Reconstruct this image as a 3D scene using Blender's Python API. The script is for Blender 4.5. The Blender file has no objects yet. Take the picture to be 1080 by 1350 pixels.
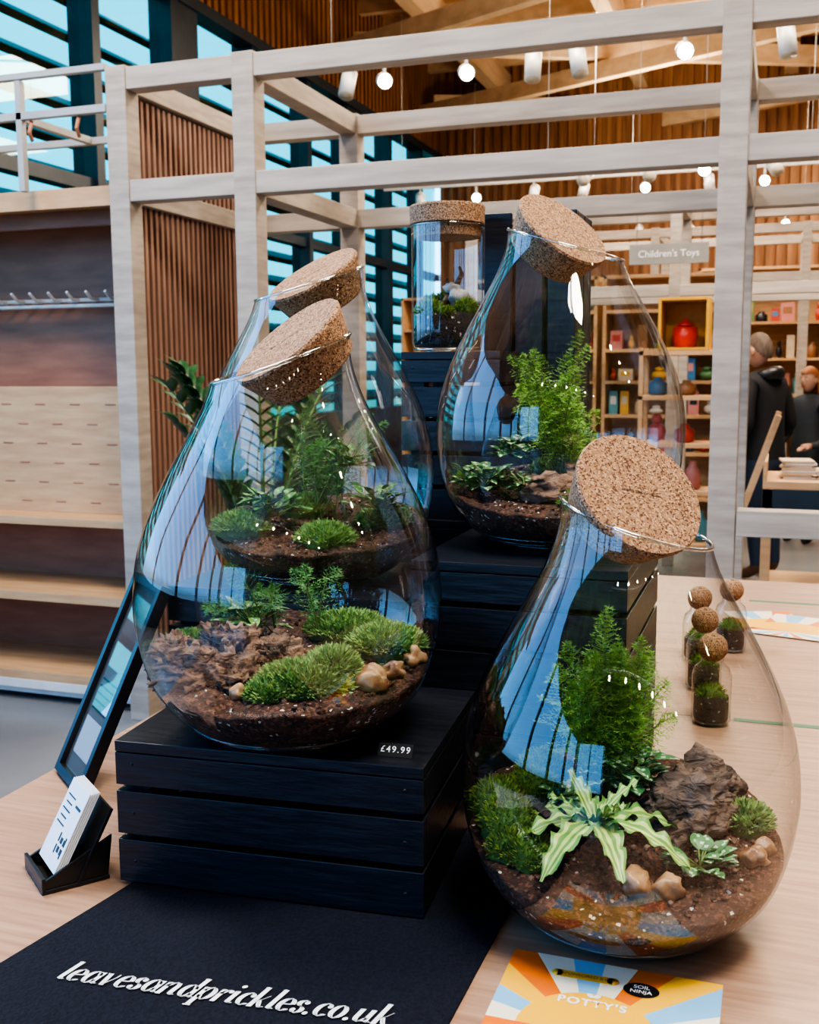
import bpy, bmesh, math, random
from mathutils import Vector, Matrix, Euler, noise
random.seed(11)
R=random.random
def U(a,b): return a+(b-a)*random.random()
C=bpy.context
# ------------------------------------------------------------------ materials
def new_mat(name):
    m=bpy.data.materials.new(name); m.use_nodes=True
    nt=m.node_tree; return m,nt,nt.nodes['Principled BSDF']
def mat(name,c1,c2=None,rough=.5,scale=8,stretch=(1,1,1),bump=0.0,metal=0,emit=0,detail=4,lo=.35,hi=.65,spec=.5,dist=0):
    m,nt,b=new_mat(name)
    b.inputs['Roughness'].default_value=rough; b.inputs['Metallic'].default_value=metal
    b.inputs['Specular IOR Level'].default_value=spec
    if c2 is None: c2=tuple(x*.88 for x in c1)
    tc=nt.nodes.new('ShaderNodeTexCoord'); mp=nt.nodes.new('ShaderNodeMapping'); mp.inputs['Scale'].default_value=stretch
    nz=nt.nodes.new('ShaderNodeTexNoise'); nz.inputs['Scale'].default_value=scale; nz.inputs['Detail'].default_value=detail; nz.inputs['Distortion'].default_value=dist
    cr=nt.nodes.new('ShaderNodeValToRGB'); cr.color_ramp.elements[0].position=lo; cr.color_ramp.elements[1].position=hi
    cr.color_ramp.elements[0].color=(*c1,1); cr.color_ramp.elements[1].color=(*c2,1)
    L=nt.links.new; L(tc.outputs['Object'],mp.inputs[0]); L(mp.outputs[0],nz.inputs['Vector']); L(nz.outputs['Fac'],cr.inputs[0]); L(cr.outputs[0],b.inputs['Base Color'])
    if bump:
        bp=nt.nodes.new('ShaderNodeBump'); bp.inputs['Strength'].default_value=bump; bp.inputs['Distance'].default_value=.01
        L(nz.outputs['Fac'],bp.inputs['Height']); L(bp.outputs[0],b.inputs['Normal'])
    if emit:
        L(cr.outputs[0],b.inputs['Emission Color']); b.inputs['Emission Strength'].default_value=emit
    return m
def cells(name,base,alt,speck,scale,thr,rough=.8,bump=.3,dark=None,df=.22):
    """noise base colour with voronoi specks"""
    m=mat(name,base,alt,rough,scale*.25,bump=0,detail=8)
    nt=m.node_tree; b=nt.nodes['Principled BSDF']; L=nt.links.new
    tc=nt.nodes.new('ShaderNodeTexCoord'); v=nt.nodes.new('ShaderNodeTexVoronoi'); v.inputs['Scale'].default_value=scale
    L(tc.outputs['Object'],v.inputs['Vector'])
    wn=nt.nodes.new('ShaderNodeSeparateColor'); L(v.outputs['Color'],wn.inputs[0])
    gt=nt.nodes.new('ShaderNodeMath'); gt.operation='GREATER_THAN'; gt.inputs[1].default_value=thr; L(wn.outputs[0],gt.inputs[0])
    mx=nt.nodes.new('ShaderNodeMix'); mx.data_type='RGBA'
    src=b.inputs['Base Color'].links[0].from_socket
    L(gt.outputs[0],mx.inputs[0]); L(src,mx.inputs[6]); mx.inputs[7].default_value=(*speck,1)
    out=mx.outputs[2]
    if dark:
        lt=nt.nodes.new('ShaderNodeMath'); lt.operation='LESS_THAN'; lt.inputs[1].default_value=df; L(wn.outputs[1],lt.inputs[0])
        m2=nt.nodes.new('ShaderNodeMix'); m2.data_type='RGBA'; L(lt.outputs[0],m2.inputs[0]); L(out,m2.inputs[6]); m2.inputs[7].default_value=(*dark,1); out=m2.outputs[2]
    L(out,b.inputs['Base Color'])
    bp=nt.nodes.new('ShaderNodeBump'); bp.inputs['Strength'].default_value=bump; bp.inputs['Distance'].default_value=.002
    L(v.outputs['Distance'],bp.inputs['Height']); L(bp.outputs[0],b.inputs['Normal'])
    return m
def glass_mat(name,tint=(1,1,1),base=.06,gain=.8,power=4.0,edge=None):
    m=bpy.data.materials.new(name); m.use_nodes=True; nt=m.node_tree; nt.nodes.clear(); L=nt.links.new
    o=nt.nodes.new('ShaderNodeOutputMaterial'); mx=nt.nodes.new('ShaderNodeMixShader'); t=nt.nodes.new('ShaderNodeBsdfTransparent'); t.inputs[0].default_value=(*tint,1)
    g=nt.nodes.new('ShaderNodeBsdfGlossy'); g.inputs['Roughness'].default_value=0.0
    lw=nt.nodes.new('ShaderNodeLayerWeight'); lw.inputs[0].default_value=.5
    p=nt.nodes.new('ShaderNodeMath'); p.operation='POWER'; p.inputs[1].default_value=power; L(lw.outputs['Facing'],p.inputs[0])
    q=nt.nodes.new('ShaderNodeMath'); q.operation='MULTIPLY_ADD'; q.inputs[1].default_value=gain; q.inputs[2].default_value=base; L(p.outputs[0],q.inputs[0])
    if edge:
        p2=nt.nodes.new('ShaderNodeMath'); p2.operation='POWER'; p2.inputs[1].default_value=7; L(lw.outputs['Facing'],p2.inputs[0])
        mc=nt.nodes.new('ShaderNodeMix'); mc.data_type='RGBA'; L(p2.outputs[0],mc.inputs[0]); mc.inputs[6].default_value=(*tint,1); mc.inputs[7].default_value=(*edge,1); L(mc.outputs[2],t.inputs[0])
    L(q.outputs[0],mx.inputs[0]); L(t.outputs[0],mx.inputs[1]); L(g.outputs[0],mx.inputs[2]); L(mx.outputs[0],o.inputs[0])
    return m
TIMBER=mat('whitewashed_timber',(.44,.375,.315),(.33,.275,.23),.6,6,(1,1,6),.05)
TIMBERX=mat('whitewashed_timber_x',(.46,.395,.335),(.35,.295,.25),.6,5,(.6,6,6),.05)
BATTEN=mat('batten_pinkbrown',(.33,.19,.135),(.25,.135,.095),.6,5,(6,6,.6))
ORANGE=mat('batten_orange',(.40,.19,.08),(.26,.11,.042),.6,3,(3,3,.4))
CEILW=mat('ceiling_wood',(.55,.34,.17),(.40,.22,.10),.7,2,(6,.4,1))
GLULAM=mat('glulam_beam',(.70,.50,.31),(.56,.38,.22),.6,3,(2,.4,3))
TABLEM=mat('table_oak',(.42,.265,.18),(.29,.165,.108),.40,7,(1.0,16,3),.06,detail=8,lo=.3,hi=.7,dist=.3)
LIGHTPLY=mat('light_ply',(.60,.375,.20),(.50,.29,.145),.55,5,(.8,6,6))
REDWOOD=mat('redbrown_panel',(.44,.18,.095),(.34,.13,.068),.55,4,(1,1,5))
BLACKP=mat('black_painted_wood',(.006,.007,.012),(.012,.014,.022),.40,14,(1,8,8),.12)
BLACKM=mat('black_plastic',(.012,.012,.014),None,.35)
CLOTH=mat('black_cloth',(.004,.005,.011),(.009,.011,.022),.85,250,bump=.25,spec=.25)
FLOORM=mat('polished_concrete',(.17,.18,.19),(.24,.25,.26),.25,1.2,detail=8)
DARKM=mat('dark_steel',(.018,.034,.052),(.026,.045,.065),.4)
CORK=cells('cork',(.38,.215,.118),(.28,.148,.078),(.50,.32,.19),620,.76,.85,.5,(.11,.048,.024),.20)
SOIL=cells('soil',(.024,.011,.007),(.080,.036,.021),(.62,.57,.50),330,.986,.9,.9,(.15,.065,.04))
SOILD=cells('dark_soil',(.012,.008,.006),(.03,.018,.012),(.35,.33,.3),300,.985,.9,.9)
BARK=mat('bark_rock',(.045,.024,.016),(.31,.19,.13),.85,38,(1,1,2.2),1.0,detail=10,dist=1.0)
SLATE=mat('slate_rock',(.045,.030,.024),(.24,.165,.125),.85,42,(1,1,2.5),1.0,detail=10,dist=.9)
OCHRE=mat('ochre_stone',(.18,.07,.028),(.45,.27,.14),.35,38,bump=.3,detail=8,lo=.4,hi=.6)
GREYST=mat('grey_stone',(.22,.21,.2),(.5,.48,.45),.6,50,bump=.4)
def leafm(name,c1,c2,rough=.45,scale=60):
    m=mat(name,c1,c2,rough,scale)
    return m
FERN=leafm('fern_green',(.12,.32,.04),(.30,.54,.08))
FERN2=leafm('fern_midgreen',(.07,.23,.06),(.16,.40,.10))
MOSS=leafm('moss_bright',(.14,.29,.07),(.33,.48,.17),.7,90)
MOSSB=leafm('moss_base',(.04,.10,.015),(.10,.2,.03),.9,150)
MOSSD=leafm('moss_dark',(.09,.18,.02),(.25,.35,.05),.7,90)
STARG=leafm('star_leaf_green',(.09,.24,.05),(.16,.34,.08))
STARC=leafm('star_leaf_cream',(.36,.50,.13),(.48,.58,.22))
FITG=leafm('fittonia_green',(.03,.13,.045),(.08,.24,.08))
FITW=leafm('fittonia_vein',(.38,.54,.36),(.5,.6,.42))
PINKL=leafm('variegated_cream',(.60,.55,.36),(.75,.66,.46))
ZZG=leafm('zz_leaf',(.008,.05,.015),(.02,.10,.03),.3,12)
STEM=leafm('stem_green',(.10,.18,.04),(.16,.24,.06))
GLASS=glass_mat('clear_glass',(.985,.995,.99),.082,.8,3.0,(.30,.43,.48))
GLASSL=glass_mat('glass_rim',(.90,.95,.96),.25,.7,2.0)
TINT=glass_mat('tinted_pane',(.26,.68,.56),.04,.4,4)
WHITE=mat('white_card',(.82,.84,.86),(.76,.79,.82),.4)
WPLASTIC=mat('white_enamel',(.70,.69,.67),None,.35)
RAILM=mat('pale_grey_rail',(.40,.40,.40),None,.5)
LAMP=mat('lamp_glow',(1,.80,.52),(1,.82,.55),.5,emit=110)
SIGNG=mat('sign_grey',(.24,.23,.215),None,.5)
GREEN=mat('green_tape',(.03,.16,.09),None,.5)
PAL=[mat('item_%d'%i,c,None,.45,20) for i,c in enumerate([(.70,.38,.04),(.45,.06,.04),(.05,.18,.36),(.60,.48,.34),(.10,.22,.09),(.55,.22,.20),(.02,.02,.03),(.30,.15,.07),(.10,.30,.34),(.68,.64,.58)])]
YEL=PAL[0]; RED=mat('red_enamel',(.6,.05,.04),None,.3)
FLO=mat('flyer_orange',(.80,.19,.02),(.74,.16,.015),.35); FLY=mat('flyer_yellow',(.92,.50,.035),(.86,.45,.03),.35)
FLB=mat('flyer_blue',(.22,.48,.72),(.20,.44,.68),.35); FLW=mat('flyer_cream',(.82,.76,.62),(.78,.72,.58),.35)
# ------------------------------------------------------------------ mesh builder
_ico={}
def ico(sub):
    if sub not in _ico:
        b=bmesh.new(); bmesh.ops.create_icosphere(b,subdivisions=sub,radius=1)
        b.verts.index_update()
        _ico[sub]=([v.co.copy() for v in b.verts],[[v.index for v in f.verts] for f in b.faces]); b.free()
    return _ico[sub]
class MB:
    def __init__(s): s.v=[];s.f=[];s.m=[];s.sm=[];s.T=Matrix.Identity(4)
    def add(s,vs,fs,m=0,smooth=False):
        o=len(s.v)
        for p in vs: s.v.append(tuple(s.T@Vector(p)))
        for i,f in enumerate(fs):
            s.f.append([o+j for j in f]); s.m.append(m if isinstance(m,int) else m[i]); s.sm.append(smooth)
    def box(s,c,d,m=0,rot=None):
        M=Matrix.Translation(c)@(rot.to_matrix().to_4x4() if rot else Matrix.Identity(4))
        vs=[M@Vector((x*d[0]/2,y*d[1]/2,z*d[2]/2)) for x in(-1,1) for y in(-1,1) for z in(-1,1)]
        s.add(vs,[(0,1,3,2),(4,6,7,5),(0,4,5,1),(2,3,7,6),(0,2,6,4),(1,5,7,3)],m)
    def beam(s,a,b,w,h,m=0):
        a=Vector(a);b=Vector(b);d=b-a
        s.box((a+b)/2,(w,d.length,h),m,d.to_track_quat('Y','Z').to_euler())
    def b2(s,lo,hi,m=0):
        s.box([(lo[i]+hi[i])/2 for i in range(3)],[abs(hi[i]-lo[i]) for i in range(3)],m)
    def tube(s,pts,rs,m=0,n=8,cap=True,smooth=True):
        pts=[Vector(p) for p in pts]; vs=[];fs=[]
        for i,p in enumerate(pts):
            d=(pts[min(i+1,len(pts)-1)]-pts[max(i-1,0)]).normalized()
            a=d.orthogonal().normalized() if i==0 else (a-d*a.dot(d)).normalized()
            b=d.cross(a); r=rs[i] if isinstance(rs,(list,tuple)) else rs
            for k in range(n):
                t=2*math.pi*k/n; vs.append(p+(a*math.cos(t)+b*math.sin(t))*r)
        for i in range(len(pts)-1):
            for k in range(n):
                fs.append((i*n+k,i*n+(k+1)%n,(i+1)*n+(k+1)%n,(i+1)*n+k))
        if cap: fs.append(tuple(range(n-1,-1,-1))); fs.append(tuple(range((len(pts)-1)*n,len(pts)*n)))
        s.add(vs,fs,m,smooth)
    def cyl(s,a,b,r,r2=None,m=0,n=20,smooth=True):
        s.tube([a,b],[r,r if r2 is None else r2],m,n,True,smooth)
    def rev(s,prof,m=0,n=32,smooth=True,M=None):
        vs=[];fs=[]
        for (r,z) in prof:
            for k in range(n):
                t=2*math.pi*k/n; p=Vector((r*math.cos(t),r*math.sin(t),z)); vs.append(M@p if M else p)
        for i in range(len(prof)-1):
            for k in range(n): fs.append((i*n+k,i*n+(k+1)%n,(i+1)*n+(k+1)%n,(i+1)*n+k))
        fs.append(tuple(range(n-1,-1,-1))); fs.append(tuple(range((len(prof)-1)*n,len(prof)*n)))
        s.add(vs,fs,m,smooth)
    def blob(s,c,r,m=0,sub=3,amp=.15,freq=2.0,rot=None,smooth=True,ridge=0,flat=None):
        V,F=ico(sub); seed=Vector((U(0,50),U(0,50),U(0,50))); out=[]
        if not isinstance(r,(tuple,list)): r=(r,r,r)
        for v in V:
            k=1+amp*noise.noise(v*freq+seed)*1.6+amp*.5*noise.noise(v*freq*2.7+seed)
            if ridge: k+=ridge*abs(noise.noise(v*freq*3+seed))-ridge*.3+ridge*.6*noise.noise(v*freq*7+seed)
            p=Vector((v.x*r[0],v.y*r[1],v.z*r[2]))*k
            if rot: p=rot.to_matrix()@p
            out.append(p+Vector(c))
        s.add(out,F,m,smooth)
    def obj(s,name,mats,parent=None,bevel=0,loc=None,rot=None):
        me=bpy.data.meshes.new(name); me.from_pydata(s.v,[],s.f)
        for x in mats: me.materials.append(x)
        me.polygons.foreach_set('material_index',s.m); me.polygons.foreach_set('use_smooth',s.sm)
        me.update(); o=bpy.data.objects.new(name,me); C.collection.objects.link(o)
        if parent: o.parent=parent
        if loc: o.location=loc
        if rot: o.rotation_euler=rot
        if bevel:
            b=o.modifiers.new('bevel','BEVEL'); b.width=bevel; b.segments=2; b.limit_method='ANGLE'
        return o
def empty(name,loc=(0,0,0),rz=0):
    e=bpy.data.objects.new(name,None); C.collection.objects.link(e); e.location=loc; e.rotation_euler=(0,0,rz); e.empty_display_size=.1; return e
def text(name,body,loc,rot,width,m,parent=None,shear=0,offset=0,ext=.0002,spacing=1,xs=1):
    cu=bpy.data.curves.new(name,'FONT'); cu.body=body; cu.size=.1; cu.shear=shear; cu.offset=offset; cu.align_x='CENTER'; cu.align_y='CENTER'; cu.space_character=spacing
    o=bpy.data.objects.new(name+'_tmp',cu); C.collection.objects.link(o); C.view_layer.update()
    w=o.dimensions.x; k=width/w
    me=bpy.data.meshes.new_from_object(o.evaluated_get(C.evaluated_depsgraph_get())); bpy.data.objects.remove(o)
    me.transform(Matrix.Diagonal((k*xs,k,k,1))); me.materials.clear(); me.materials.append(m)
    t=bpy.data.objects.new(name,me); C.collection.objects.link(t); t.location=loc; t.rotation_euler=rot
    if parent: t.parent=parent
    return t
# high-contrast serif italic lettering drawn with a flat nib
def serif_lettering(name,body,loc,rz,width,m,parent=None):
    def arc(cx,cy,rx,ry,a0,a1,n=18): return [(cx+rx*math.cos(math.radians(a0+(a1-a0)*i/n)),cy+ry*math.sin(math.radians(a0+(a1-a0)*i/n))) for i in range(n+1)]
    tail=lambda x: [(x,.22),(x+.02,.08),(x+.09,.03),(x+.18,.10)]
    G={'l':(.36,[[(.02,1.50),(.14,1.53)],[(.15,1.53),(.15,.3)]+tail(.15)]),
       'e':(.74,[[(.13,.50),(.62,.56)],arc(.40,.5,.26,.47,8,318)]),
       'a':(.86,[arc(.38,.5,.25,.47,20,340),[(.66,.95),(.66,.3)]+tail(.66)]),
       'd':(.86,[arc(.38,.5,.25,.47,20,340),[(.52,1.50),(.65,1.53)],[(.66,1.53),(.66,.3)]+tail(.66)]),
       'v':(.76,[[(.0,.93),(.16,.93)],[(.15,.95),(.34,.02)],[(.34,.02),(.60,.7),(.62,.93)]]),
       's':(.62,[arc(.32,.74,.17,.23,40,190)+[(.22,.56),(.40,.46)]+arc(.30,.26,.19,.24,40,-150)]),
       'n':(.90,[[(.04,.90),(.14,.94)],[(.15,.95),(.15,0)],[(.15,.6),(.28,.85),(.44,.97),(.58,.92),(.64,.75),(.64,.3)]+tail(.64)]),
       'p':(.84,[[(.04,.90),(.14,.94)],[(.17,.95),(.17,-.48)],[(-.02,-.48),(.34,-.48)],arc(.44,.5,.25,.47,-160,160)]),
       'r':(.64,[[(.04,.90),(.14,.94)],[(.15,.95),(.15,0)],[(.15,.6),(.28,.85),(.42,.96),(.50,.92)]]),
       'i':(.40,[[(.04,.90),(.14,.94)],[(.15,.95),(.15,.3)]+tail(.15)]),
       'c':(.68,[arc(.40,.5,.26,.47,48,318)]),
       'k':(.82,[[(.02,1.50),(.14,1.53)],[(.15,1.53),(.15,0)],[(.15,.42),(.42,.62),(.60,.93)],[(.32,.54),(.52,.12),(.60,.03),(.72,.10)]]),
       'o':(.80,[arc(.40,.5,.26,.47,0,360)]),
       'u':(.90,[[(.04,.90),(.14,.94)],[(.15,.95),(.15,.3),(.20,.1),(.32,.02),(.46,.08),(.62,.35)],[(.64,.95),(.64,.3)]+tail(.64)]),
       '.':(.34,[])}
    dots={'i':[(.17,1.34)],'.':[(.14,.09)],'c':[(.58,.76)],'r':[(.52,.84)],'s':[(.46,.80),(.13,.22)]}
    tot=sum(G[c][0] for c in body); k=width/tot; sh=.28; x=0; b=MB(); W=.225; T=.065
    Rm=Matrix.Translation(loc)@Matrix.Rotation(rz,4,'Z')
    def P(px,py): return Rm@Vector(((x+px+sh*py-tot/2)*k,py*k,0))
    for c in body:
        w,ps=G[c]
        for path in ps:
            for (a,bb) in zip(path[:-1],path[1:]):
                dx=bb[0]-a[0]; dy=bb[1]-a[1]; s=abs(dy)/math.hypot(dx,dy); wd=.055+(W-.055)*s
                if c in 'v' and path is ps[2] or (c=='k' and path is ps[2]): wd=.06
                b.add([P(a[0]-wd/2,a[1]),P(a[0]+wd/2,a[1]),P(bb[0]+wd/2,bb[1]),P(bb[0]-wd/2,bb[1])],[(0,1,2,3)] if dy>0 else [(3,2,1,0)])
                b.add([P(a[0],a[1]-T/2),P(bb[0],bb[1]-T/2),P(bb[0],bb[1]+T/2),P(a[0],a[1]+T/2)],[(0,1,2,3)])
        for d in dots.get(c,[]): b.add([P(d[0]+.115*math.cos(t*.524),d[1]+.115*math.sin(t*.524)) for t in range(12)],[tuple(range(12))])
        x+=w
    return b.obj(name,[m],parent)
YAW=math.radians(19.1)
TZ=.90
# ------------------------------------------------------------------ room shell
def shell():
    XL,XR,YB,YF,H=-5.0,7.0,-9.0,16.0,6.0
    b=MB(); b.b2((XL-.3,YB-.3,-.2),(XR+.3,YF+.3,0)); b.obj('floor',[FLOORM])
    b=MB(); b.b2((XL-.3,YB-.3,H),(XR+.3,YF+.3,H+.2)); b.obj('ceiling',[CEILW])
    b=MB()
    x=-4.0
    while x<7: b.b2((x-.09,YB,5.45),(x+.09,YF,5.8),0); x+=2.0
    y=-8.0
    while y<16: b.b2((XL,y-.05,5.78),(XR,y+.05,5.998),0); y+=.9
    for i in range(9):
        y0=-6+i*3.0
        b.beam((XL+.2,y0,5.25),(XR-.2,y0+5.5,5.25),.12,.22,0); b.beam((XR-.2,y0,5.0),(XL+.2,y0+5.5,5.0),.12,.2,0)
    b.obj('trim_ceiling_beams',[GLULAM])
    b=MB(); b.b2((XL-.2,YB,0),(XL,YF,1.0),0); b.b2((XL-.25,YB,4.7),(XL-.08,YF,H),1)
    b.b2((XL-.15,YB,4.62),(XL+.05,YF,4.72),0); b.b2((XL-.15,2,2.85),(XL-.02,YF,2.95),0)
    y=YB
    while y<YF: b.b2((XL-.08,y,4.72),(XL-.0,y+.07,H),1); y+=.13
    y=YB+.3;k=0
    while y<YF:
        w=.22 if k%3==0 else .05
        if y<2: w=.07
        b.b2((XL-.2,y-w,1.0),(XL+.02,y+w,4.65),0); y+=(1.3 if y>2 else 2.4);k+=1
    b.obj('wall_left',[DARKM,ORANGE])
    b=MB(); z=1.15
    while z<4.6: b.box((XL-.45,9.3,z),(.16,13.4,.06),0,Euler((0,math.radians(35),0))); z+=.27
    b.obj('window_louvres',[DARKM])
    b=MB(); b.b2((XL-.11,2.4,1.0),(XL-.10,YF,4.65)); b.obj('window_1',[TINT])
    b=MB(); b.b2((XL,YB-.2,0),(XR,YB,.8),0); b.b2((XL,YB-.2,4.7),(XR,YB,H),1); b.b2((-1.5,YB-.2,.8),(XR,YB,4.7),1)
    for i in range(3): b.b2((XL+i*1.7-.05,YB-.15,.8),(XL+i*1.7+.05,YB,4.7),0)
    b.obj('wall_back',[DARKM,BATTEN])
    b=MB(); b.b2((XR,YB,0),(XR+.2,YF,H),0); y=YB
    while y<YF: b.b2((XR-.03,y,0),(XR,y+.09,H),0); y+=.2
    b.obj('wall_right',[BATTEN])
    b=MB(); b.b2((XL,YF,0),(XR,YF+.2,H),0); x=XL
    while x<XR: b.b2((x,YF-.06,0),(x+.07,YF,H),0); x+=.14
    b.obj('wall_far',[ORANGE])
shell()
# ------------------------------------------------------------------ timber pergola display frame
def pergola(name,xs,y0,y1,zt,z2,w=.09,low=None,solid=None,slats=True):
    b=MB(); h=w/2
    for x in xs:
        for y in (y0,y1): b.b2((x-h,y-h,0),(x+h,y+h,zt),0)
    for y in (y0,y1):
        for z in (zt-.05,z2): b.b2((xs[0]+h,y-h*.9,z-.042),(xs[-1]-h,y+h*.9,z+.042),1)
    for x in xs:
        for z in (zt-.05,z2): b.b2((x-h*.9,y0+h,z-.042),(x+h*.9,y1-h,z+.042),0)
    if slats:
        x=xs[0]; b.b2((x-.035,y0+h,.25),(x-.02,y1-h,zt-.1),2)
        y=y0+h+.01
        while y<y1-h-.02: b.b2((x-.02,y,.25),(x+.02,y+.022,zt-.1),2); y+=.042
    if low: b.b2((low[0],y0-h,low[2]-.045),(low[1],y0+h,low[2]+.045),1)
    return b.obj(name,[TIMBER,TIMBERX,BATTEN],bevel=.003)
pergola('timber_display_frame',[-2.52,-1.96,-.17,1.9],3.8,4.85,2.67,2.19,.092,low=(-.12,1.85,.95))
pergola('timber_display_frame',[-2.3,-.75,.9,2.6],8.15,9.0,2.75,2.05,.08,slats=False)
pergola('timber_display_frame',[-2.6,-1.2,.2,1.6,3.0],10.9,11.9,2.85,2.35,.08,slats=False)
# ------------------------------------------------------------------ left wall shelving bay
def left_bay():
    b=MB(); x0,x1=-4.3,-2.60
    b.b2((x0,4.28,.05),(x1,4.32,2.2),0)
    b.b2((x0,4.10,.83),(x1,4.14,1.41),1)
    b.b2((x0,3.86,2.17),(x1,4.32,2.22),1); b.b2((x0,3.85,2.155),(x1,3.86,2.235),1)
    b.b2((x0,3.92,.795),(x1,4.3,.83),1); b.b2((x0,3.86,.46),(x1,4.3,.50),1); b.b2((x0,3.84,.10),(x1,4.3,.14),1)
    b.b2((x0,3.86,.03),(x1,3.9,.10),2); b.b2((x0,3.835,.06),(x1,3.84,.10),2)
    b.b2((x1-.04,3.95,0),(x1,4.3,2.2),0); b.b2((x0,4.0,2.1),(x1,4.02,2.17),0)
    for r,z in enumerate((1.33,1.24,1.15,1.06,.97,.88)):
        for i in range(9):
            x=x0+.1+i*.19+(r%2)*.09
            if x<x1-.08: b.b2((x,4.0975,z-.003),(x+.055,4.1005,z+.003),0)
    b.cyl((x0,4.16,1.80),(x1-.05,4.16,1.80),.009,m=2); b.cyl((x0,4.16,1.775),(x1-.05,4.16,1.775),.009,m=2)
    for i in range(16):
        x=x0+.08+i*.1; b.tube([(x,4.27,1.80),(x,4.10,1.80),(x,4.06,1.83)],.007,2,6)
    b.b2((x0,3.77,2.665),(x1+.02,3.80,2.69),4); b.b2((x0,3.77,2.505),(x1+.02,3.80,2.535),4); b.b2((x0,4.25,2.50),(x1,4.28,2.53),4)
    for x in(-3.0,-3.6,-4.2): b.b2((x-.014,3.77,2.22),(x+.014,3.80,2.66),4); b.b2((x-.014,3.80,2.5),(x+.014,4.25,2.53),4)
    for x in(-2.72,-2.95): b.tube([(x,3.79,2.5),(x,3.77,2.45),(x,3.79,2.42)],.008,0,8)
    b.obj('wall_shelving_unit',[REDWOOD,LIGHTPLY,WPLASTIC,BLACKM,RAILM],bevel=.002)
left_bay()
# ------------------------------------------------------------------ table, cloth, crates
def table():
    b=MB(); x0,x1,y0,y1=-.975,1.5,.35,3.0
    seam=[.35,1.765,3.0]
    for i in range(2): b.b2((x0,seam[i]+(.002 if i else 0),TZ-.04),(x1,seam[i+1],TZ),0)
    b.b2((x0+.06,y0+.06,TZ-.12),(x1-.06,y1-.06,TZ-.04),0)
    for x in(x0+.08,x1-.08):
        for y in(y0+.08,1.7,y1-.08): b.b2((x-.04,y-.04,0),(x+.04,y+.04,TZ-.12),0)
    b.b2((x0+.08,y0+.08,.22),(x1-.08,y1-.08,.25),0)
    b.b2((-.05,1.76,TZ),(x1,1.775,TZ+.0008),1); b.b2((-.05,2.72,TZ),(x1,2.735,TZ+.0008),1)
    b.obj('display_table',[TABLEM,GREEN],bevel=.003)
table()
def cloth():
    b=MB(); n=26; q=[(-.735,.52),(-.625,1.22),(-.2464,1.22),(-.258,.52)]
    vs=[];fs=[]
    for lay in (0,1):
        for i in range(n+1):
            for j in range(n+1):
                s,t=i/n,j/n
                x=(q[0][0]*(1-t)+q[1][0]*t)*(1-s)+(q[3][0]*(1-t)+q[2][0]*t)*s; y=(.52*(1-t)+1.22*t)
                z=TZ+.0005+lay*.0022+(max(0,noise.noise(Vector((x*14,y*9,3))))*.0016 if lay else 0)
                vs.append((x,y,z))
    o=(n+1)*(n+1)
    for i in range(n):
        for j in range(n):
            a=o+i*(n+1)+j; fs.append((a,a+n+1,a+n+2,a+1))
    def side(a,c): fs.append((a,c,c+o,a+o))
    for i in range(n): side(i,i+1); side(n*(n+1)+i,n*(n+1)+i+1); side(i*(n+1),(i+1)*(n+1)); side(i*(n+1)+n,(i+1)*(n+1)+n)
    b.add(vs,fs,0,False); e=b.obj('black_table_runner',[CLOTH])
    serif_lettering('runner_lettering','leavesandprickles.co.uk',(-.463,.789,TZ+.0046),math.radians(5.5),.325,WHITE,e)
cloth()
def crate(name,c,size,yaw=0,nf=3,parent=None):
    """upturned slatted crate: c = centre of the footprint at bottom z"""
    sx,sy,sz=size; b=MB(); t=.012; gap=.007
    b.T=Matrix.Translation(c)@Matrix.Rotation(yaw,4,'Z')
    b.box((0,0,sz-t/2),(sx,sy,t),0)
    for x in(-1,1):
        for y in(-1,1): b.box((x*(sx/2-t-.012),y*(sy/2-t-.012),(sz-t)/2),(.024,.024,sz-t),0)
    hs=(sz-.001-gap*(nf-1))/nf
    for i in range(nf):
        z=i*(hs+gap)+hs/2; top=(i==nf-1); hh=hs-(t+.0005 if top else 0); zz=z-(t/2 if top else 0)
        for y in(-1,1): b.box((0,y*(sy/2-t/2),zz),(sx,t,hh),0)
        for x in(-1,1): b.box((x*(sx/2-t/2),0,zz),(t,sy-2*t-.001,hh),0)
    b.box((0,0,.006),(sx-.03,sy-.03,.008),0)
    for x in (-1,1):
        for i in range(nf):
            z=i*(hs+gap)+hs/2
            b.cyl((x*(sx/2-.02),-sy/2-.0006,z),(x*(sx/2-.02),-sy/2+.001,z),.0022,m=1,n=8)
    return b.obj(name,[BLACKP,BLACKM],bevel=.0016)
cz=TZ+.0045
y4=math.radians(4.5)
crate('slatted_wooden_crate',(-.515,1.112,cz),(.352,.275,.163),y4)
crate('slatted_wooden_crate',(-.625,1.405,TZ+.0005),(.35,.27,.2745),0,5)
for k in range(2): crate('slatted_wooden_crate',(-.300,1.443,TZ+.0005+k*.1655),(.275,.35,.165),0)
for k in range(2): crate('slatted_wooden_crate',(-.4625,1.80,TZ+.0005+k*.1655),(.275,.35,.165),0)
crate('slatted_wooden_crate',(-.4985,1.722,TZ+.3315),(.165,.165,.27),0,5)
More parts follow.
